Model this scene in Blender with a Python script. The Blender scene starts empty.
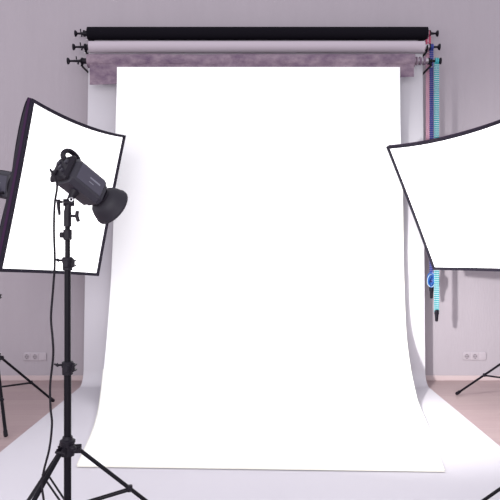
import bpy, math, random
from mathutils import Vector, Matrix, noise
random.seed(4)
scene = bpy.context.scene
C = bpy.data.collections.new('studio'); scene.collection.children.link(C)
R = math.radians
V = Vector
F, CX, CY, CH = 620.0, 256.0, 244.0, 1.145

def at(px, py, D):
    return V(((px-CX)*D/F, D, CH-(py-CY)*D/F))

# ------------------------------------------------------------ materials
def mat(name, col, rough=0.5, metal=0.0, spec=0.5, bump=None, mottled=None, coat=0):
    m = bpy.data.materials.new(name); m.use_nodes = True
    nt = m.node_tree; b = nt.nodes['Principled BSDF']
    b.inputs['Base Color'].default_value = (*col, 1)
    b.inputs['Roughness'].default_value = rough
    b.inputs['Metallic'].default_value = metal
    b.inputs['Specular IOR Level'].default_value = spec
    tc = nt.nodes.new('ShaderNodeTexCoord')
    if bump:
        sc, st, stretch = bump
        mp = nt.nodes.new('ShaderNodeMapping'); mp.inputs['Scale'].default_value = stretch
        nz = nt.nodes.new('ShaderNodeTexNoise'); nz.inputs['Scale'].default_value = sc; nz.inputs['Detail'].default_value = 4
        bp = nt.nodes.new('ShaderNodeBump'); bp.inputs['Strength'].default_value = st; bp.inputs['Distance'].default_value = 0.01
        nt.links.new(tc.outputs['Object'], mp.inputs[0]); nt.links.new(mp.outputs[0], nz.inputs['Vector'])
        nt.links.new(nz.outputs['Fac'], bp.inputs['Height']); nt.links.new(bp.outputs[0], b.inputs['Normal'])
    if mottled:
        sc, col2, lo, hi, stretch = mottled
        mp = nt.nodes.new('ShaderNodeMapping'); mp.inputs['Scale'].default_value = stretch
        nz = nt.nodes.new('ShaderNodeTexNoise'); nz.inputs['Scale'].default_value = sc; nz.inputs['Detail'].default_value = 6
        nz.inputs['Roughness'].default_value = 0.65
        rp = nt.nodes.new('ShaderNodeValToRGB')
        rp.color_ramp.elements[0].position = lo; rp.color_ramp.elements[0].color = (*col, 1)
        rp.color_ramp.elements[1].position = hi; rp.color_ramp.elements[1].color = (*col2, 1)
        nt.links.new(tc.outputs['Object'], mp.inputs[0]); nt.links.new(mp.outputs[0], nz.inputs['Vector'])
        nt.links.new(nz.outputs['Fac'], rp.inputs[0]); nt.links.new(rp.outputs[0], b.inputs['Base Color'])
    return m

WALL = (0.362, 0.322, 0.356)
M = {
 'wall': mat('painted_wallpaper', WALL, 0.9, spec=0.2, bump=(60, 0.25, (1, 1, 0.25)), mottled=(3.0, tuple(c*1.05 for c in WALL), 0.3, 0.7, (2.5, 1, 0.35))),
 'paper': mat('background_paper', (0.585, 0.56, 0.60), 0.9, spec=0.15),
 'roll_paper': mat('rolled_paper', (0.46, 0.40, 0.45), 0.85, spec=0.2),
 'black_paper': mat('black_paper', (0.005, 0.004, 0.007), 0.8, spec=0.08),
 'white': mat('white_vinyl', (0.97, 0.97, 0.97), 0.7, spec=0.2),
 'hem': mat('cream_hem', (0.80, 0.78, 0.70), 0.8, spec=0.2),
 'muslin': mat('mottled_muslin', (0.12, 0.08, 0.125), 0.95, spec=0.1, mottled=(9, (0.27, 0.205, 0.245), 0.32, 0.68, (1, 1.5, 1.5)), bump=(25, 0.5, (1, 1, 1))),
 'metal_black': mat('black_painted_metal', (0.004, 0.003, 0.006), 0.5, metal=0.0, spec=0.13),
 'plastic': mat('black_plastic', (0.008, 0.006, 0.011), 0.5, spec=0.2),
 'head': mat('charcoal_shell', (0.016, 0.014, 0.024), 0.45, bump=(200, 0.1, (1, 1, 1))),
 'head_panel': mat('slate_side_panel', (0.042, 0.038, 0.060), 0.5),
 'bowl': mat('satin_black_reflector', (0.014, 0.012, 0.019), 0.62, spec=0.35),
 'print': mat('pale_print', (0.16, 0.16, 0.2), 0.6),
 'alu': mat('brushed_aluminium', (0.42, 0.38, 0.42), 0.35, metal=0.9),
 'steel': mat('bare_steel', (0.6, 0.6, 0.62), 0.3, metal=1.0),
 'silver_in': mat('silver_reflector_lining', (0.85, 0.85, 0.85), 0.35, metal=0.8),
 'nylon': mat('black_nylon', (0.013, 0.010, 0.019), 0.75, spec=0.15, bump=(120, 0.2, (1, 1, 1))),
 'purple': mat('dark_purple_trim', (0.030, 0.008, 0.036), 0.7, spec=0.2),
 'cable': mat('black_rubber', (0.008, 0.006, 0.010), 0.6, spec=0.15),
 'socket': mat('socket_plastic', (0.41, 0.36, 0.40), 0.5),
 'socket_shade': mat('socket_well_shade', (0.30, 0.26, 0.29), 0.5),  # recess shade of the wells put into a darker plastic tone
 'baseboard': mat('pinkish_baseboard', (0.48, 0.38, 0.39), 0.6),
 'pink': mat('pale_pink_plastic', (0.62, 0.36, 0.46), 0.4),
 'red': mat('dark_red_plastic', (0.42, 0.06, 0.12), 0.4),
 'blue': mat('blue_plastic', (0.02, 0.04, 0.24), 0.35),
 'teal': mat('teal_plastic', (0.04, 0.33, 0.37), 0.35),
 'violet': mat('violet_plastic', (0.14, 0.11, 0.30), 0.4),
 'bright_blue': mat('bright_blue_plastic', (0.015, 0.09, 0.34), 0.35),
 'clear': mat('milky_film', (0.48, 0.60, 0.64), 0.3),
}
def emis(name, col, s):
    m = bpy.data.materials.new(name); m.use_nodes = True; nt = m.node_tree
    b = nt.nodes['Principled BSDF']; b.inputs['Base Color'].default_value = (.9, .9, .9, 1); b.inputs['Roughness'].default_value = .8
    b.inputs['Emission Color'].default_value = (*col, 1); b.inputs['Emission Strength'].default_value = s
    return m
M['diffuser'] = emis('lit_diffuser', (1.0, 0.98, 1.0), 1.1)
M['tube_glow'] = emis('lit_flash_tube', (1, 1, 1), 8)

def floor_mat():
    m = bpy.data.materials.new('laminate_planks'); m.use_nodes = True; nt = m.node_tree; b = nt.nodes['Principled BSDF']
    b.inputs['Roughness'].default_value = 0.45; b.inputs['Specular IOR Level'].default_value = 0.35
    tc = nt.nodes.new('ShaderNodeTexCoord')
    br = nt.nodes.new('ShaderNodeTexBrick'); br.inputs['Scale'].default_value = 1
    br.inputs['Brick Width'].default_value = 1.2; br.inputs['Row Height'].default_value = 0.13
    br.inputs['Mortar Size'].default_value = 0.0016; br.inputs['Mortar Smooth'].default_value = 0.3
    br.inputs['Color1'].default_value = (0.40, 0.305, 0.305, 1); br.inputs['Color2'].default_value = (0.37, 0.275, 0.28, 1)
    br.inputs['Mortar'].default_value = (0.31, 0.22, 0.22, 1)
    mp = nt.nodes.new('ShaderNodeMapping'); mp.inputs['Scale'].default_value = (1.2, 14, 1)
    nz = nt.nodes.new('ShaderNodeTexNoise'); nz.inputs['Scale'].default_value = 3; nz.inputs['Detail'].default_value = 5
    mx = nt.nodes.new('ShaderNodeMixRGB'); mx.blend_type = 'MULTIPLY'; mx.inputs[0].default_value = 1
    rp = nt.nodes.new('ShaderNodeValToRGB'); rp.color_ramp.elements[0].color = (.86, .84, .84, 1); rp.color_ramp.elements[1].color = (1.08, 1.06, 1.06, 1)
    nt.links.new(tc.outputs['Object'], br.inputs['Vector']); nt.links.new(tc.outputs['Object'], mp.inputs[0])
    nt.links.new(mp.outputs[0], nz.inputs['Vector']); nt.links.new(nz.outputs['Fac'], rp.inputs[0])
    nt.links.new(br.outputs['Color'], mx.inputs[1]); nt.links.new(rp.outputs[0], mx.inputs[2])
    nt.links.new(mx.outputs[0], b.inputs['Base Color'])
    return m
M['floor'] = floor_mat()

# ------------------------------------------------------------ mesh builder
class MB:
    def __init__(s): s.v = []; s.f = []; s.mi = []; s.cur = 0
    def add(s, vs, fs):
        o = len(s.v); s.v += [V(p) for p in vs]; s.f += [tuple(i+o for i in f) for f in fs]; s.mi += [s.cur]*len(fs)
    def box(s, c, size, rot=None, bev=0.0):
        x, y, z = (q/2 for q in size); rot = rot or Matrix.Identity(3); c = V(c)
        b = min(bev, x*.9, y*.9, z*.9)
        if b <= 0:
            vs = [c+rot@V((i*x, j*y, k*z)) for i in (-1, 1) for j in (-1, 1) for k in (-1, 1)]
            s.add(vs, [(0,1,3,2),(4,6,7,5),(0,4,5,1),(2,3,7,6),(0,2,6,4),(1,5,7,3)]); return
        # chamfered box: octagon section along local Y with chamfered ends
        def ring(xx, zz, bb, yy):
            return [(xx-bb, yy, zz), (xx, yy, zz-bb), (xx, yy, -zz+bb), (xx-bb, yy, -zz), (-xx+bb, yy, -zz), (-xx, yy, -zz+bb), (-xx, yy, zz-bb), (-xx+bb, yy, zz)]
        rings = [ring(x-b, z-b, b*.5, -y), ring(x, z, b, -y+b), ring(x, z, b, y-b), ring(x-b, z-b, b*.5, y)]
        vs = [c+rot@V(p) for r_ in rings for p in r_]; fs = []
        for r_ in range(3):
            for i in range(8):
                j = (i+1) % 8; fs.append((r_*8+i, r_*8+j, r_*8+8+j, r_*8+8+i))
        fs += [tuple(range(7, -1, -1)), tuple(range(24, 32))]
        s.add(vs, fs)
    def tube(s, pts, r, n=12, caps=True, closed=False, squash=1.0):
        pts = [V(p) for p in pts]; m = len(pts)
        rs = r if isinstance(r, (list, tuple)) else [r]*m
        prev = None; rings = []
        for i, p in enumerate(pts):
            if closed: t = pts[(i+1) % m]-pts[i-1]
            else: t = pts[min(i+1, m-1)]-pts[max(i-1, 0)]
            t.normalize()
            if prev is None:
                a = V((0, 0, 1)) if abs(t.z) < .9 else V((1, 0, 0)); u = t.cross(a).normalized()
            else: u = (prev-t*prev.dot(t)).normalized()
            prev = u; w = t.cross(u)
            rings.append([p+(u*math.cos(2*math.pi*k/n)+w*math.sin(2*math.pi*k/n)*squash)*rs[i] for k in range(n)])
        vs = [q for g in rings for q in g]; fs = []
        for i in range(m if closed else m-1):
            i2 = (i+1) % m
            for k in range(n):
                k2 = (k+1) % n; fs.append((i*n+k, i*n+k2, i2*n+k2, i2*n+k))
        if caps and not closed: fs += [tuple(range(n-1, -1, -1)), tuple((m-1)*n+k for k in range(n))]
        s.add(vs, fs)
    def lathe(s, prof, o, axis, n=24, caps=(True, True)):
        o = V(o); ax = V(axis).normalized(); a = V((0, 0, 1)) if abs(ax.z) < .9 else V((1, 0, 0))
        u = ax.cross(a).normalized(); w = ax.cross(u); vs = []; fs = []
        for h, r in prof:
            vs += [o+ax*h+(u*math.cos(2*math.pi*k/n)+w*math.sin(2*math.pi*k/n))*max(r, 1e-5) for k in range(n)]
        for i in range(len(prof)-1):
            for k in range(n):
                k2 = (k+1) % n; fs.append((i*n+k, i*n+k2, (i+1)*n+k2, (i+1)*n+k))
        if caps[0]: fs.append(tuple(range(n-1, -1, -1)))
        if caps[1]: fs.append(tuple((len(prof)-1)*n+k for k in range(n)))
        s.add(vs, fs)
    def ball(s, c, r, n=8, sc=(1, 1, 1)):
        c = V(c); prof = n//2+1; vs = []; fs = []
        for i in range(prof+1):
            th = math.pi*i/prof
            for k in range(n):
                ph = 2*math.pi*k/n
                vs.append(c+V((math.sin(th)*math.cos(ph)*r*sc[0], math.sin(th)*math.sin(ph)*r*sc[1], math.cos(th)*r*sc[2])))
        for i in range(prof):
            for k in range(n):
                k2 = (k+1) % n; fs.append((i*n+k, (i+1)*n+k, (i+1)*n+k2, i*n+k2))
        s.add(vs, fs)
    def grid(s, rows):
        n = len(rows[0]); vs = [p for r_ in rows for p in r_]; fs = []
        for i in range(len(rows)-1):
            for k in range(n-1): fs.append((i*n+k, i*n+k+1, (i+1)*n+k+1, (i+1)*n+k))
        s.add(vs, fs)
    def sheet(s, rows, nrm_th):
        """closed slab: rows of points on the front face, thickness vector per row"""
        n = len(rows[0]); m = len(rows)
        vs = [V(p) for r_ in rows for p in r_]+[V(p)+V(t) for r_, t in zip(rows, nrm_th) for p in r_]; o = n*m; fs = []
        for i in range(m-1):
            for k in range(n-1):
                a, b, c, d = i*n+k, i*n+k+1, (i+1)*n+k+1, (i+1)*n+k
                fs += [(a, d, c, b), (o+a, o+b, o+c, o+d)]
        for i in range(m-1):
            for k in (0, n-1): fs.append((i*n+k, (i+1)*n+k, o+(i+1)*n+k, o+i*n+k))
        for k in range(n-1):
            for i in (0, m-1): fs.append((i*n+k, i*n+k+1, o+i*n+k+1, o+i*n+k))
        s.add(vs, fs)
    def build(s, name, m, parent=None, smooth=True, angle=40, origin=None):
        me = bpy.data.meshes.new(name)
        org = V(origin) if origin is not None else V((0, 0, 0))
        me.from_pydata([tuple(p-org) for p in s.v], [], s.f)
        mats = m if isinstance(m, (list, tuple)) else [m]
        for q in mats: me.materials.append(q)
        for p, i in zip(me.polygons, s.mi): p.material_index = i; p.use_smooth = smooth
        import bmesh
        bm = bmesh.new(); bm.from_mesh(me); bmesh.ops.recalc_face_normals(bm, faces=bm.faces); bm.to_mesh(me); bm.free()
        if smooth: me.set_sharp_from_angle(angle=R(angle))
        o = bpy.data.objects.new(name, me); C.objects.link(o); o.location = org
        if parent is not None: o.parent = parent
        return o

def tag(o, label, cat, group=None):
    o['label'] = label; o['category'] = cat
    if group: o['group'] = group
    return o
def thing(name, label, cat, loc=(0, 0, 0), rot=(0, 0, 0), group=None):
    o = bpy.data.objects.new(name, None); C.objects.link(o); o.empty_display_size = .1
    o.location = loc; o.rotation_euler = rot
    return tag(o, label, cat, group)
def struct(o): o['kind'] = 'structure'; return o
def copy_tree(o, parent=None):
    c = o.copy(); C.objects.link(c); c.parent = parent
    for ch in list(o.children): copy_tree(ch, c)
    return c
def lerp(a, b, t): return a+(b-a)*t
def spline(P, k=8):
    P = [V(p) for p in P]; out = []
    Q = [P[0]*2-P[1]]+P+[P[-1]*2-P[-2]]
    for i in range(1, len(Q)-2):
        a, b, c, d = Q[i-1:i+3]
        for j in range(k):
            t = j/k
            out.append(.5*((2*b)+(c-a)*t+(2*a-5*b+4*c-d)*t*t+(3*b-a-3*c+d)*t**3))
    out.append(P[-1]); return out

# ------------------------------------------------------------ the setting
WY = 5.2
m = MB(); m.box((0, WY+.1, 1.7), (9, .2, 3.4)); struct(m.build('wall_back', M['wall'], smooth=False))
m = MB(); m.box((0, 2.1, -.05), (9, 6.2, .1)); struct(m.build('floor', M['floor'], smooth=False))
m = MB(); m.box((0, WY-.007, .022), (9, .014, .044), bev=.004); struct(m.build('baseboard_back', M['baseboard'], smooth=False))

# ------------------------------------------------------------ backdrop rolls
def roll(px0, px1, py, D, r, name, lab, material, knob_l, knob_r, tube_l=None, tube_r=None, rough_surface=0.0):
    a = at(px0, py, D); b = at(px1, py, D)
    t = thing(name, lab, 'backdrop roll', (0, D, a.z))
    off = V((0, -D, -a.z))
    m = MB(); n = 32; k = 90 if rough_surface else 2
    pts = []; rows = []
    for i in range(k+1):
        x = lerp(a.x, b.x, i/k); row = []
        for j in range(n):
            an = 2*math.pi*j/n; rr = r
            if rough_surface: rr = r+rough_surface*noise.noise(V((x*5, math.cos(an)*1.3, math.sin(an)*1.3)))-rough_surface*.3
            row.append(V((x, math.cos(an)*rr, math.sin(an)*rr)))
        rows.append(row)
    vs = [p for q in rows for p in q]; fs = []
    for i in range(k):
        for j in range(n): fs.append((i*n+j, i*n+(j+1) % n, (i+1)*n+(j+1) % n, (i+1)*n+j))
    fs += [tuple(range(n)), tuple(k*n+j for j in range(n))]
    m.add(vs, fs); m.build('rolled_sheet', material, t, angle=50)
    # core tube and chuck ends with flared tightening knobs
    l = at(tube_l or px0-2, py, D).x; rr_ = at(tube_r or px1+2, py, D).x
    m = MB(); m.lathe([(0, .022), (a.x-l+.02, .022)], (l, 0, 0), (1, 0, 0)); m.build('core_tube', M['plastic'], t)
    m = MB(); m.lathe([(0, .022), (rr_-b.x+.02, .022)], (b.x-.02, 0, 0), (1, 0, 0)); m.build('core_tube', M['alu'], t)
    for s, e, kx in ((-1, l, at(knob_l, py, D).x), (1, rr_, at(knob_r, py, D).x)):
        L = abs(kx-e)
        m = MB()
        m.lathe([(0, .026), (.012, .026), (.013, .012), (L-.022, .0075), (L-.018, .012), (L-.012, .022), (L-.004, .027), (L, .026), (L+.001, .02)], (e, 0, 0), (s, 0, 0), 20)
        ch = m.build('chuck', M['plastic'], t)
        if s < 0:
            m = MB(); m.tube([(e-L*.42, 0, .012), (e-L*.42, -.01, .034)], .005, 8); m.tube([(e-L*.3, 0, -.008), (e-L*.3, -.008, -.026)], .007, 8)
            m.build('locking_pin', M['plastic'], ch)
    return t
YB, YW, YM = 5.06, 5.0, 4.885
roll(88, 427, 33.5, YB, .052, 'backdrop_roll', 'black rolled background paper, topmost of the three rolls on the wall', M['black_paper'], 75, 438, 85, 429)
white_roll = roll(89.5, 424, 47, YW, .046, 'backdrop_roll', 'pale grey background paper roll between the black roll and the mottled roll', M['roll_paper'], 73, 440, 86, 429)
mus = roll(88, 414, 61, YM, .055, 'backdrop_roll', 'mottled purple-grey muslin roll, lowest of the three with its end hanging', M['muslin'], 67.5, 441, 83, 428, .006)
# hanging end of the muslin
m = MB(); rows = []; th = []
z0 = at(0, 61, YM).z
for i in range(9):
    row = []
    for k in range(61):
        px = lerp(90, 413.5, k/60); zt = z0-.02; zb = at(px, lerp(85, 77, k/60), YM-.03).z
        row.append(V((at(px, 0, YM-.03).x, -.040+.003*math.sin(k*.9)+.002*math.sin(k*2.3), lerp(zt, zb, i/8)-z0)))
    rows.append(row); th.append((0, .003, 0))
m.sheet(rows, th); m.build('hanging_end', M['muslin'], mus)
# pale spacer rings at the right end of the muslin tube
for px in (416.5, 420, 424):
    m = MB(); m.lathe([(-.008, .030), (-.006, .033), (.006, .033), (.008, .030)], (at(px, 0, YM).x, 0, 0), (1, 0, 0))
    m.build('spacer_ring', M['muslin'], mus)

# ------------------------------------------------------------ wide paper sweep
px_l, px_r = at(88.5, 0, 5.04).x, at(422.8, 0, 5.04).x
YP = 5.046; rad = .12
prof = [(YP, at(0, 47, YW).z), (YP, 2.2), (YP, 1.6), (YP, 1.0), (YP, .5), (YP, rad+.003)]
for i in range(1, 13):
    a = math.pi/2*i/12; prof.append((YP-rad+rad*math.cos(a), .003+rad-rad*math.sin(a)))
prof += [(y, .003) for y in (4.5, 4, 3.5, 3, 2.5, 2, 1.5, 1.0)]
NX = 24; rows = []; th = []
for i, (y, z) in enumerate(prof):
    if i < 6: t_ = (0, .002, 0)
    elif i < 17: an = math.pi/2*(i-5)/12; t_ = (0, .002*math.cos(an), -.002*math.sin(an))
    else: t_ = (0, 0, -.002)
    spread = .042*min(1, max(0, (2.7-z)/2.6))   # the sheet relaxes outward below the roll
    wl = px_l-spread; wr = px_r+spread*.5
    row = []
    for k in range(NX+1):
        u = k/NX; wob = .004*math.sin(u*9+z*1.5)*min(1, max(0, (z-.2)))*(1 if z < 2.5 else 0)
        row.append(V((lerp(wl, wr, u), y-abs(wob), z)))
    rows.append(row); th.append(t_)
m = MB(); m.sheet(rows, th)
tag(m.build('paper_backdrop', M['paper'], angle=60), 'wide pale lavender background paper sweeping down the wall and across the floor', 'backdrop')

# ------------------------------------------------------------ white sheet in front
rowsrc = [(67, 117, 400, 4.836), (86, 116.8, 400.1, 4.838), (130, 115.5, 400.5, 4.89), (200, 114, 402, 4.94), (270, 111.5, 403, 4.965), (340, 106.5, 406, 4.90), (394, 101, 415, 4.48), (426, 94.5, 427, 3.86)]
lp = [at(l, y, D) for y, l, r, D in rowsrc]; rp = [at(r, y, D) for y, l, r, D in rowsrc]
def onfloor(px, py, z=.0070): D = (CH-z)*F/(py-CY); return at(px, py, D)
lp.append(onfloor(77.5, 465.5)); rp.append(onfloor(443.5, 470.5))
lp, rp = spline(lp, 8), spline(rp, 8)
rows = []; th = []
for i, (a, b) in enumerate(zip(lp, rp)):
    a.z = max(a.z, .0070); b.z = max(b.z, .0070)
    rows.append([a.lerp(b, k/40) for k in range(41)])
    j = min(i, len(lp)-2); d = (lp[j+1]-lp[j]).normalized(); nn = V((1, 0, 0)).cross(d).normalized()
    if nn.y < 0: nn = -nn
    if nn.z > 0 and abs(nn.z) > abs(nn.y): nn = -nn
    th.append(nn*.003)
ws = thing('vinyl_backdrop', 'bright white sheet hung in front, its cream-edged end lying on the paper', 'backdrop', (0, 4.8, 0))
off = V((0, 4.8, 0))
m = MB(); m.sheet([[p-off for p in r_] for r_ in rows], th); m.build('sheet', M['white'], ws, angle=60)
def strip(A, B, name_label):
    m = MB(); m.sheet([[p-off+V((0, -.0006, .0006)), q-off+V((0, -.0006, .0006))] for p, q in zip(A, B)], [V((0, -.001, .001))]*len(A))
    m.build('hem', M['hem'], ws)['label'] = name_label
d = (lp[-1]-lp[-2]).normalized()
strip(rows[-1], [p+d*.020 for p in rows[-1]], 'cream bottom hem')
strip(rp[22:], [p+V((.0075, 0, 0)) for p in rp[22:]], 'cream right hem')
strip(lp[44:], [p-V((.005, 0, 0)) for p in lp[44:]], 'cream left hem')

# ------------------------------------------------------------ wall brackets
def bracket(px, lab, mount_px):
    x = at(px, 0, 5.0).x
    t = thing('wall_bracket', lab, 'bracket', (x, WY, at(0, 47, 5).z), group=None)
    o = V((x, WY, at(0, 47, 5).z))
    m = MB(); m.box(V((0, -.006, -.01)), (.03, .012, .40), bev=.003); m.build('wall_plate', M['metal_black'], t, smooth=False)
    for y, py in ((YB, 33.5), (YW, 47), (YM, 61)):
        z = at(0, py, y).z-o.z; yy = y-WY
        m = MB()
        m.box(V((0, yy/2-.006, z-.040)), (.010, abs(yy)-.012, .016), bev=.002)
        cup = [(0, yy+.031*math.cos(a), z+.031*math.sin(a)) for a in [R(d) for d in range(-190, 11, 20)]]
        m.tube(cup, .006, 8)
        m.box(V((0, yy, z-.038)), (.012, .03, .016), bev=.002)
        h = m.build('hook', M['metal_black'], t)
        m = MB(); m.lathe([(0, .004), (.02, .004)], (-.02 if px < 250 else 0, yy+.02, z-.04), (1, 0, 0), 8); m.build('screw', M['steel'], h)
    return t
bracket(86, 'black wall bracket with three hooks holding the left ends of the rolls', 0)
bracket(426.5, 'black wall bracket with three hooks beside the coloured chains', 0)

# ------------------------------------------------------------ chains
def chain(px, D, py_top, py_bot, gap, colm, lab, pulleym, weight_len=.085, cap=None):
    top = at(px, py_top, D); bot = at(px, py_bot, D); zb = bot.z+weight_len
    t = thing('pulley_chain', lab, 'chain', (top.x, D, zb-weight_len), group=None)
    o = V((top.x, D, zb-weight_len)); Lz = top.z-o.z
    m = MB(); step = .0165; n = int((Lz-weight_len)/step)
    for s in (-1, 1):
        m.tube([V((s*gap, 0, weight_len)), V((s*gap, 0, Lz))], .0035, 6)
        for i in range(n):
            m.ball(V((s*gap, 0, weight_len+i*step+.004)), .0085, 8, (1.0, .8, .55))
    m.build('bead_strand', colm, t)
    m = MB()
    for i in range(n): m.box(V((0, .002, weight_len+i*step+.004)), (gap*2, .004, .010))
    m.build('link_bar', colm, t, smooth=False)
    m = MB()
    for i in range(n-1): m.box(V((0, -.002, weight_len+i*step+.0122)), (gap*2+.008, .012, .0038))
    m.build('spacer_bar', M['clear'] if cap is None else cap, t, smooth=False)
    m = MB(); m.lathe([(-.013, .018), (-.012, .026), (-.004, .026), (-.003, .02), (.003, .02), (.004, .026), (.012, .026), (.013, .018)], V((0, 0, Lz)), (1, 0, 0), 20)
    m.build('pulley_wheel', pulleym, t)
    m = MB(); m.lathe([(0, .006), (.004, .012), (weight_len*.7, .015), (weight_len*.75, .018), (weight_len+.012, .018), (weight_len+.015, .01)], V((0, 0, 0)), (0, 0, 1), 16)
    m.build('weight', M['plastic'], t)
    return t, o
pc, po = chain(428, YB, 33.5, 236, .013, M['pink'], 'pale pink chain hanging from the top roll, left of the blue one', M['red'], cap=M['pink'])
m = MB()
for i in range(7):
    for s_ in (-1, 1): m.ball(V((s_*.014, -.004, at(0, 33.5, YB).z-po.z-.015-i*.0165)), .0105, 8)
m.build('red_links', M['red'], pc)
bl, bo = chain(431.5, YW, 47, 298.5, .010, M['blue'], 'blue beaded chain between the pink chain and the teal chain', M['blue'], weight_len=.082, cap=M['violet'])
te, to = chain(436.6, YM, 61, 321.5, .014, M['teal'], 'teal ladder-like chain, the rightmost and longest one', M['teal'], weight_len=.078)
# bundled loops low on the blue chain
m = MB()
for k in range(5):
    ph = k*1.3; cz = .125+.010*k; rx = .022+.004*math.sin(k*2.1)
    pts = [V((-.006+rx*math.cos(a), -.016+.012*math.sin(a+ph), cz+(.030+.003*k)*math.sin(a))) for a in [2*math.pi*i/20 for i in range(20)]]
    m.tube(pts, .0055, 6, closed=True)
m.build('bundled_loop', M['bright_blue'], bl)
m = MB()
pts = [V((-.012+.03*math.cos(a), -.03+.006*math.sin(2*a), .145+.05*math.sin(a))) for a in [2*math.pi*i/28 for i in range(28)]]
m.tube(pts, .0024, 6, closed=True)
m.build('film_loop', M['clear'], bl)

# ------------------------------------------------------------ wall sockets
def sockets(px, py, lab):
    c = at(px, py, WY)
    t = thing('wall_socket', lab, 'socket', (c.x, WY, c.z))
    m = MB(); m.box((0, -.004, 0), (.185, .008, .070), bev=.003); m.build('cover_frame', M['socket'], t, smooth=False)
    for i in (-1, 0):
        x = i*.068
        m = MB(); m.box((x, -.009, 0), (.056, .006, .056), bev=.002)
        ins = m.build('socket_insert', M['socket'], t, smooth=False)
        m = MB(); m.lathe([(0, .0205), (.0015, .0205), (.0016, .0185), (-.001, .018)], (x, -.0121, 0), (0, -1, 0), 24, (True, True))
        m.build('well_ring', M['socket_shade'], ins)
        m = MB()
        for s in (-1, 1): m.lathe([(0, .003), (.001, .003)], (x+s*.009, -.0112-.0025, 0), (0, -1, 0), 10)
        m.box((x, -.0135, .0165), (.006, .003, .004)); m.box((x, -.0135, -.0165), (.006, .003, .004))
        m.build('contact', M['cable'], ins)
    m = MB(); m.box((.068, -.0085, 0), (.050, .005, .052), bev=.002); b = m.build('blank_module', M['socket'], t, smooth=False)
    m = MB(); m.box((.068, -.012, -.006), (.02, .003, .016)); m.build('port', M['socket'], b, smooth=False)
sockets(35.5, 356.5, 'pale wall socket with two outlets, low on the wall on the left')
sockets(474.5, 356, 'pale wall socket with two outlets, low on the wall on the right')

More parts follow.
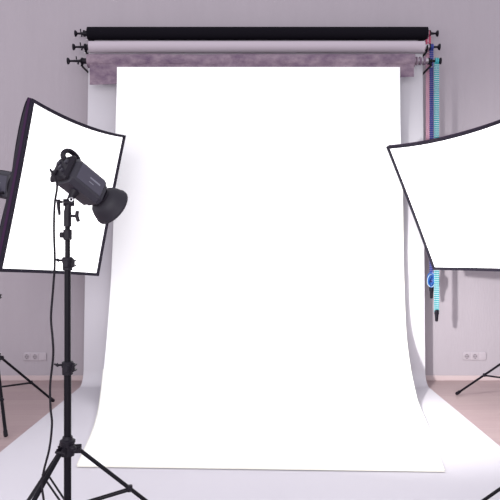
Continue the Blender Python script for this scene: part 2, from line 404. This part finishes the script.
# ------------------------------------------------------------ light stands
def stand(x, y, top, hub, r, th, lab, sec, group=None, scale=1.0, jf=.45, clamp=None):
    """sec: heights of the two section collars"""
    t = thing('light_stand', lab, 'light stand', (x, y, .006), group=group)
    h1, h2 = sec; R1, R2, R3 = (.0128*scale, .0112*scale, .0090*scale)
    low = hub*.50
    m = MB(); m.lathe([(low-.06, R1), (h1, R1)], (0, 0, 0), (0, 0, 1), 16); m.build('lower_tube', M['metal_black'], t)
    m = MB(); m.lathe([(h1-.02, R2), (h2, R2)], (0, 0, 0), (0, 0, 1), 16); m.build('middle_tube', M['metal_black'], t)
    m = MB(); m.lathe([(h2-.02, R3), (top-.03, R3), (top-.028, .0075), (top, .0075)], (0, 0, 0), (0, 0, 1), 16); m.build('upper_tube', M['metal_black'], t)
    for h, rr, an in ((h1, R1+.006, 200), (h2, R2+.006, 185)):
        m = MB(); m.lathe([(-.030, rr-.003), (-.028, rr), (-.004, rr), (-.003, rr+.002), (.014, rr+.002), (.018, rr-.002)], (0, 0, h), (0, 0, 1), 18)
        m.box((0, -rr*.9, h-.006), (.020, .014, .026), bev=.003)
        m.box((rr*.95, 0, h-.004), (.016, .018, .030), bev=.003)
        for q in (-1, 1): m.box((rr+.006, 0, h-.004+q*.009), (.012, .022, .005))
        c = m.build('collar', M['plastic'], t)
        m = MB(); d = V((math.cos(R(an)), math.sin(R(an)), 0))
        m.tube([V((0, 0, h+.006))+d*rr*.8, V((0, 0, h+.006))+d*(rr+.012)], .004, 8)
        p = V((0, 0, h+.006))+d*(rr+.015)
        m.tube([p+V((-.004, 0, .006)), p, p+V((-.002, 0, -.004))], [.0045, .006, .0045], 8)
        m.tube([p, p+V((-.012, 0, .004))], [.005, .003], 8)
        m.build('wing_knob', M['plastic'], c)
    if clamp:
        m = MB(); m.lathe([(-.022, R3+.002), (-.02, R3+.006), (.014, R3+.006), (.016, R3)], (0, 0, clamp), (0, 0, 1), 16); m.box((-.020, 0, clamp-.004), (.016, .014, .020), bev=.003)
        m.build('clamp', M['plastic'], t)
    # hub
    m = MB(); m.lathe([(hub-.030, .018), (hub-.028, .024), (hub+.016, .024), (hub+.018, .027), (hub+.026, .027), (hub+.030, .019), (hub+.040, .017)], (0, 0, 0), (0, 0, 1), 20)
    for k in range(3):
        a = R(th+120*k); d = V((math.cos(a), math.sin(a), 0)); q = V((-d.y, d.x, 0)); rot = Matrix((d, q, V((0, 0, 1)))).transposed()
        for s in (-1, 1): m.box(V((0, 0, hub-.006))+d*.033+q*s*.011, (.028, .005, .026), rot, bev=.002)
        m.tube([V((0, 0, hub-.006))+d*.042-q*.018, V((0, 0, hub-.006))+d*.042+q*.018], .005, 8)
    hb = m.build('hub', M['plastic'], t)
    m = MB(); d = V((math.cos(R(th-60)), math.sin(R(th-60)), 0))
    m.tube([d*.02+V((0, 0, hub+.01)), d*.045+V((0, 0, hub+.01))], .005, 8); m.ball(d*.05+V((0, 0, hub+.01)), .012, 10, (1, 1, .8)); m.build('wing_knob', M['plastic'], hb)
    m = MB(); m.lathe([(low-.022, .015), (low-.02, .020), (low+.014, .020), (low+.016, .015)], (0, 0, 0), (0, 0, 1), 18)
    for k in range(3):
        a = R(th+120*k); d = V((math.cos(a), math.sin(a), 0)); q = V((-d.y, d.x, 0)); rot = Matrix((d, q, V((0, 0, 1)))).transposed()
        m.box(V((0, 0, low))+d*.024, (.020, .014, .018), rot, bev=.002)
    m.build('lower_collar', M['plastic'], t)
    for k in range(3):
        a = R(th+120*k); d = V((math.cos(a), math.sin(a), 0)); q = V((-d.y, d.x, 0))
        A = V((0, 0, hub-.006))+d*.036; B = d*r+V((0, 0, .010)); J = A.lerp(B, jf)
        m = MB(); m.tube([A, B], .0088*scale, 12, squash=.8)
        lg = m.build('leg', M['metal_black'], t)
        dd = (B-A).normalized()
        m = MB(); m.tube([B-dd*.035, B-dd*.004, B+dd*.004], [.0105*scale, .0115*scale, .008*scale], 10); m.build('rubber_foot', M['cable'], lg)
        m = MB(); m.tube([J-q*.013, J+q*.013], .005, 8); m.box(J, (.02, .018, .024), Matrix((d, q, V((0, 0, 1)))).transposed(), bev=.003); m.build('leg_joint', M['plastic'], lg)
        m = MB(); S = V((0, 0, low))+d*.026
        for s in (-1, 1):
            m.tube([S+q*s*.008, J+q*s*.010+V((0, 0, -.003))], .0042*scale, 6)
        m.build('brace', M['metal_black'], t)
    return t
NX_, NY_ = (67.6-CX)*2.2/F, 2.2
stand(NX_, NY_, 1.262, .417, .51, 9, 'black tripod light stand nearest the camera, carrying the bare flash head', (.705, 1.075), jf=.38, clamp=1.175)
LSX, LSY = -1.700, 4.06
stand(LSX, LSY, 1.50, .395, .47, -61, 'black tripod light stand behind the left softbox, cut by the picture edge', (.80, 1.12), scale=1.15, jf=.55)
RSX, RSY = 1.845, 4.30
stand(RSX, RSY, 1.56, .385, .50, 132, 'black tripod light stand behind the right softbox, one leg reaching in', (.75, 1.10), scale=1.1, jf=.52)
stand(1.36, 2.42, 1.30, .44, .50, 155, 'black tripod light stand at the bottom right corner, only a leg tip showing', (.70, 1.05), jf=.5)

# ------------------------------------------------------------ flash heads
def flash_parts(t, L=.163, W=.094, H=.104, full=True, bowl=True):
    """local: +Y is the lamp end, +Z up; origin at body centre"""
    m = MB(); m.box((0, 0, 0), (W, L, H), bev=.016); m.box((0, L/2-.01, 0), (W*.86, .05, H*.86), bev=.016)
    body = m.build('housing', M['head'], t, smooth=False)
    for s in (-1, 1):
        m = MB(); m.box((s*(W/2), .004, .006), (.003, L*.72, H*.60), bev=.001)
        sp = m.build('side_panel', M['head_panel'], body, smooth=False)
        m = MB()
        m.box((s*(W/2+.0016), .02, .010), (.0006, .050, .006)); m.box((s*(W/2+.0016), .008, -.006), (.0006, .022, .003))
        m.build('printed_mark', M['print'], sp, smooth=False)
    m = MB()
    for k in range(6): m.box((0, -L*.28+k*.018, H/2), (W*.6, .006, .004))
    m.build('vent_rib', M['plastic'], body, smooth=False)
    # rear control panel
    m = MB(); m.box((0, -L/2-.006, -.004), (W*.96, .022, H*.98), bev=.008); rp_ = m.build('rear_panel', M['plastic'], t, smooth=False)
    for x, z, r_ in ((-.022, .016, .010), (.022, .016, .010), (0, -.004, .008), (.020, -.022, .007)):
        m = MB(); m.lathe([(0, r_), (.006, r_*.9), (.007, r_*.5)], (x, -L/2-.017, z), (0, -1, 0), 14); m.build('dial', M['head'], rp_)
    m = MB(); m.box((-.020, -L/2-.018, -.026), (.026, .014, .022), bev=.003); m.build('power_inlet', M['plastic'], rp_, smooth=False)
    # carrying handle
    m = MB(); y0 = -L/2+.026
    pts = [V((0, y0+.014, H/2-.006)), V((0, y0+.004, H/2+.014)), V((0, y0-.018, H/2+.021)), V((0, y0-.042, H/2+.018)), V((0, y0-.056, H/2+.004)), V((0, y0-.056, H/2-.012)), V((0, y0-.044, H/2-.022))]
    m.tube(spline(pts, 6), .0085, 10, squash=1.35); m.build('handle', M['plastic'], t)
    m = MB(); m.lathe([(L/2-.004, .036), (L/2+.006, .036), (L/2+.007, .041), (L/2+.014, .041), (L/2+.016, .034)], (0, 0, 0), (0, 1, 0), 28); m.build('mount_ring', M['plastic'], t)
    if bowl:
        y1 = L/2+.013
        out = [(y1, .030), (y1+.004, .034), (y1+.010, .048), (y1+.020, .059), (y1+.036, .067), (y1+.058, .0735), (y1+.061, .0755), (y1+.069, .0755), (y1+.069, .072)]
        m = MB(); m.lathe(out, (0, 0, 0), (0, 1, 0), 40, (False, False)); bw = m.build('reflector_bowl', M['bowl'], t, angle=30)
        inn = [(y1+.069, .072), (y1+.058, .0705), (y1+.036, .064), (y1+.020, .056), (y1+.010, .045), (y1+.004, .031)]
        m = MB(); m.lathe(inn, (0, 0, 0), (0, 1, 0), 40, (False, False)); m.build('reflector_lining', M['silver_in'], bw)
        m = MB(); m.tube([V((.017*math.cos(a), y1+.026, .017*math.sin(a))) for a in [2*math.pi*i/20 for i in range(20)]], .0045, 8, closed=True)
        m.build('flash_tube', M['tube_glow'], t)
        return y1
def orient(o, ax, roll=0):
    y = V(ax).normalized(); z = (V((0, 0, 1))-y*y.z).normalized(); x = y.cross(z)
    mt = Matrix((x, y, z)).transposed() @ Matrix.Rotation(roll, 3, 'Y')
    o.rotation_euler = mt.to_euler(); return mt
ax = V((.535, .67, -.515)).normalized()
hc = at(81.6, 182.5, 2.25)
hd = thing('flash_head', 'charcoal studio flash with open bowl reflector on the nearest stand', 'studio flash', hc)
hm = orient(hd, ax, R(-6))
y1 = flash_parts(hd)
# tilting bracket between head and stand (in the head's own frame)
inv = hm.transposed()
def loc_(p): return inv@(V(p)-hc)
st = V((NX_, NY_, 0)); m = MB()
top = st+V((0, 0, 1.262))
piv = st+V((.004, 0, 1.292)); under = hc+hm@V((0, -.012, -.052))
m.tube([loc_(top+V((0, 0, -.055))), loc_(top+V((0, 0, .002)))], .0135, 12)
m.tube([loc_(top), loc_(piv)], [.012, .011], 10)
m.tube([loc_(piv+V((-.018, -.006, 0))), loc_(piv+V((.018, .006, 0)))], .013, 14)
m.tube([loc_(piv), loc_(piv.lerp(under, .6)), loc_(under+V((.004, 0, .006)))], [.011, .013, .020], 10)
br = m.build('tilt_bracket', M['plastic'], hd)
m = MB()   # tilt lever, hanging on the left
m.tube([loc_(piv+V((-.018, -.01, 0))), loc_(piv+V((-.033, -.014, .004)))], .005, 8)
m.tube([loc_(piv+V((-.033, -.014, .010))), loc_(piv+V((-.031, -.014, -.020))), loc_(piv+V((-.028, -.014, -.045)))], [.007, .006, .0045], 8)
m.build('tilt_lever', M['plastic'], br)
m = MB()   # T knob on the right
k0 = top+V((.010, -.004, -.018))
m.tube([loc_(k0), loc_(k0+V((.026, -.008, 0)))], .005, 8)
m.tube([loc_(k0+V((.028, -.008, .018))), loc_(k0+V((.026, -.008, 0))), loc_(k0+V((.032, -.008, -.020)))], [.0065, .007, .0065], 8)
m.build('clamp_knob', M['plastic'], br)
# umbrella-holder eyelet (bare hole with a bright rim)
m = MB(); e0 = loc_(piv+V((.014, -.016, .010)))
dx, dz = inv@V((1, 0, 0)), inv@V((0, 0, 1))
m.tube([e0+(dx*math.cos(a)+dz*math.sin(a))*.006 for a in [2*math.pi*i/16 for i in range(16)]], .0022, 6, closed=True)
m.build('eyelet', M['steel'], br)

# mains cable from the near flash head, down beside the stand
inlet = hc+hm@V((-.020, -.12, -.026))
cab = [inlet, at(57, 184, 2.12), at(54.6, 205, 2.12), at(54, 232, 2.13), at(54.8, 262, 2.13), at(53, 290, 2.13), at(51, 318, 2.13), at(52.6, 338, 2.12), at(53.2, 356, 2.12), at(50.2, 385, 2.12), at(50.6, 408, 2.11), at(52, 424, 2.1), at(49.5, 448, 2.09), at(44, 470, 2.07), at(42, 486, 2.06), at(44, 515, 2.04), V((-.72, 2.0, .10)), V((-.70, 1.92, .012)), V((-.76, 1.72, .010)), V((-.95, 1.55, .010)), V((-1.2, 1.5, .010))]
m = MB(); m.tube(spline(cab, 6), .0040, 8)
tag(m.build('power_cable', M['cable']), 'thin black cable hanging from the flash head beside the nearest stand', 'cable')

# ------------------------------------------------------------ softboxes
def softbox(c, w, h, yaw, tilt, roll, lab, depth=.42):
    n = V((math.sin(yaw)*math.cos(tilt), -math.cos(yaw)*math.cos(tilt), -math.sin(tilt)))
    u = V((math.cos(yaw), math.sin(yaw), 0)); v = u.cross(-n)
    if v.z < 0: v = -v
    U = math.cos(roll)*u+math.sin(roll)*v; W_ = -math.sin(roll)*u+math.cos(roll)*v
    t = thing('softbox', lab, 'softbox', c)
    mt = Matrix((U, W_, n)).transposed()      # local x right, y up, z = face normal
    if mt.determinant() < 0: raise Exception('handed')
    t.rotation_euler = mt.to_euler()
    N = 14; sag = .030
    def outline(sx, sy, z, sg):
        pts = []
        cs = [(-1, 1), (1, 1), (1, -1), (-1, -1)]
        for i in range(4):
            a, b = cs[i], cs[(i+1) % 4]
            for k in range(N):
                q = k/N; x = lerp(a[0], b[0], q)*sx; y = lerp(a[1], b[1], q)*sy; s_ = sg*4*q*(1-q)
                if i % 2 == 0: y -= s_ if a[1] > 0 else -s_*.12
                else: x -= (1 if a[0] > 0 else -1)*s_*.2
                pts.append(V((x, y, z)))
        return pts
    def loft(loops, close=False):
        m = MB(); n_ = len(loops[0]); vs = [p for l in loops for p in l]; fs = []
        for i in range(len(loops)-1):
            for k in range(n_): fs.append((i*n_+k, i*n_+(k+1) % n_, (i+1)*n_+(k+1) % n_, (i+1)*n_+k))
        if close: fs.append(tuple(i for i in range(n_)))
        m.add(vs, fs); return m
    b = .019
    # lit face: a filled patch, slightly domed
    loops = []
    for q in (1, .8, .6, .4, .2, .02):
        loops.append([p*q if False else V((p.x*q, p.y*q, -.012-.006*(1-q*q)*0)) for p in outline(w/2-b, h/2-b, 0, sag*q)])
    m = loft(loops); n_ = len(loops[0]); m.f.append(tuple(range(5*n_, 6*n_))); m.mi.append(0)
    m.build('diffuser', M['diffuser'], t, angle=60)
    # binding: closed border strip round the face
    m = loft([outline(w/2-b, h/2-b, -.014, sag), outline(w/2-b, h/2-b, 0, sag), outline(w/2, h/2, 0, sag), outline(w/2, h/2, -.034, sag), outline(w/2-.004, h/2-.004, -.034, sag), outline(w/2-.004, h/2-.004, -.014, sag), outline(w/2-b, h/2-b, -.014, sag)])
    m.build('edge_binding', M['nylon'], t, angle=30)
    m = loft([outline(w/2+.0015, h/2+.0015, -.016, sag), outline(w/2+.0015, h/2+.0015, -.035, sag), outline(w/2-.002, h/2-.002, -.035, sag), outline(w/2-.002, h/2-.002, -.016, sag), outline(w/2+.0015, h/2+.0015, -.016, sag)])
    m.build('trim_strip', M['purple'], t, angle=30)['label'] = 'dark purple trim strip'
    # shell
    ls = []; rg = .085
    for i in range(13):
        q = i/12; z = -.032-(depth-.032)*q; s = (1-q**1.15)
        s = rg/(w/2)+(1-rg/(w/2))*s; s2 = rg/(h/2)+(1-rg/(h/2))*(1-q**1.15)
        ls.append(outline(w/2*s-.001, h/2*s2-.001, z, sag*(1-q)))
    ins = [[V((p.x*.985, p.y*.985, p.z+.004)) for p in l] for l in ls]
    m = loft(ls); sh = m.build('shell', M['nylon'], t, angle=35)
    for sx in (-1, 1):
        for sy in (-1, 1):
            pts = []
            for i in range(13):
                q = i/12; z = -.032-(depth-.032)*q; s = rg/(w/2)+(1-rg/(w/2))*(1-q**1.15); s2 = rg/(h/2)+(1-rg/(h/2))*(1-q**1.15)
                pts.append(V((sx*(w/2*s), sy*(h/2*s2), z)))
            m = MB(); m.tube(pts, .005, 6); m.build('rod_sleeve', M['nylon'], sh)
    m = MB(); m.lathe([(-depth-.012, .060), (-depth-.012, .098), (-depth+.010, .098), (-depth+.012, .060)], (0, 0, 0), (0, 0, 1), 28); m.build('speed_ring', M['metal_black'], t)
    return t, mt, n
def box_head(c, n, depth, sx, sy, lab):
    ctr = V(c)-n*(depth+.02+.125)
    hd2 = thing('flash_head', lab, 'studio flash', ctr)
    mm = orient(hd2, n); flash_parts(hd2, L=.25, W=.14, H=.18, bowl=False)
    iv = mm.transposed(); L = lambda p: iv@(V(p)-ctr)
    return ctr, L, hd2
def tilt_mount(ctr, L, hd2, sx, sy, top):
    m = MB(); tp = V((sx, sy, top))
    m.tube([L(tp+V((0, 0, -.05))), L(tp+V((0, 0, .004)))], .017, 12)
    m.tube([L(tp), L(V((sx, sy, ctr.z-.10)) if ctr.z-.10 > top else tp+V((0, 0, .01))), L(ctr+V((0, 0, -.055)))], [.015, .016, .022], 10)
    b = m.build('tilt_bracket', M['plastic'], hd2)
    m = MB(); m.tube([L(tp+V((.01, 0, -.02))), L(tp+V((.05, -.01, -.02)))], [.005, .010], 8); m.build('clamp_knob', M['plastic'], b)
cL = (-1.180, 3.919, 1.4445)
sbL, mL, nL = softbox(cL, .90, 1.0, R(65.9), R(10.1), R(-4.3), 'softbox with glowing white face on the left, behind the bare flash head')
ctr, Lf, h2 = box_head(cL, nL, .42, LSX, LSY, 'dark flash head behind the left softbox at the picture edge')
tilt_mount(ctr, Lf, h2, LSX, LSY, 1.50)
cR = (1.388, 4.105, 1.408)
sbR, mR, nR = softbox(cR, 1.10, 1.0, R(-62.9), R(25.6), R(1.0), 'softbox with glowing white face tilting down on the right')
ctrR, Rf, h3 = box_head(cR, nR, .42, RSX, RSY, 'dark flash head hidden behind the right softbox')
tilt_mount(ctrR, Rf, h3, RSX, RSY, 1.56)
print('left head', ctr, 'right head', ctrR)

# ------------------------------------------------------------ light
w = bpy.data.worlds.new('studio_air'); scene.world = w; w.use_nodes = True
w.node_tree.nodes['Background'].inputs[0].default_value = (0.93, 0.92, 1.0, 1)
w.node_tree.nodes['Background'].inputs[1].default_value = 0.98
def lamp(name, kind, loc, target, energy, col=(1, 1, 1), **k):
    l = bpy.data.lights.new(name, kind); l.energy = energy; l.color = col
    for a, b in k.items(): setattr(l, a, b)
    o = bpy.data.objects.new(name, l); C.objects.link(o); o.location = loc
    o.rotation_euler = (V(target)-V(loc)).to_track_quat('-Z', 'Y').to_euler(); return o
fl = hc+hm@V((0, y1+.040, 0))
lamp('flash_lamp', 'SPOT', fl, fl+V((.655, .74, -.225)), 620, (1, 1, .97), spot_size=R(71), spot_blend=1, shadow_soft_size=.055)
lamp('added_key', 'AREA', (-.3, -1.8, 1.9), (0, 5, 1.25), 135, (1, .98, 1), shape='RECTANGLE', size=3.0, size_y=2.0)  # unseen area light added behind the camera to brighten backdrop and wall

lamp('added_side_fill', 'AREA', (-2.4, .8, 1.5), (-1.75, 5, .1), 28, (1, .98, 1), shape='SQUARE', size=1.0)  # unseen fill added off to the left, lifts the lower-left wall

# ------------------------------------------------------------ camera
cam = bpy.data.cameras.new('camera'); co = bpy.data.objects.new('camera', cam); C.objects.link(co)
co.location = (0, 0, CH); co.rotation_euler = (R(90), 0, 0)
cam.sensor_width = 36; cam.lens = 36*F/500; cam.shift_x = -6/500; cam.shift_y = -6/500
scene.camera = co
vs = scene.view_settings
vs.view_transform = 'Standard'; vs.look = 'None'; vs.gamma = 1; vs.exposure = 0.0; vs.use_curve_mapping = False
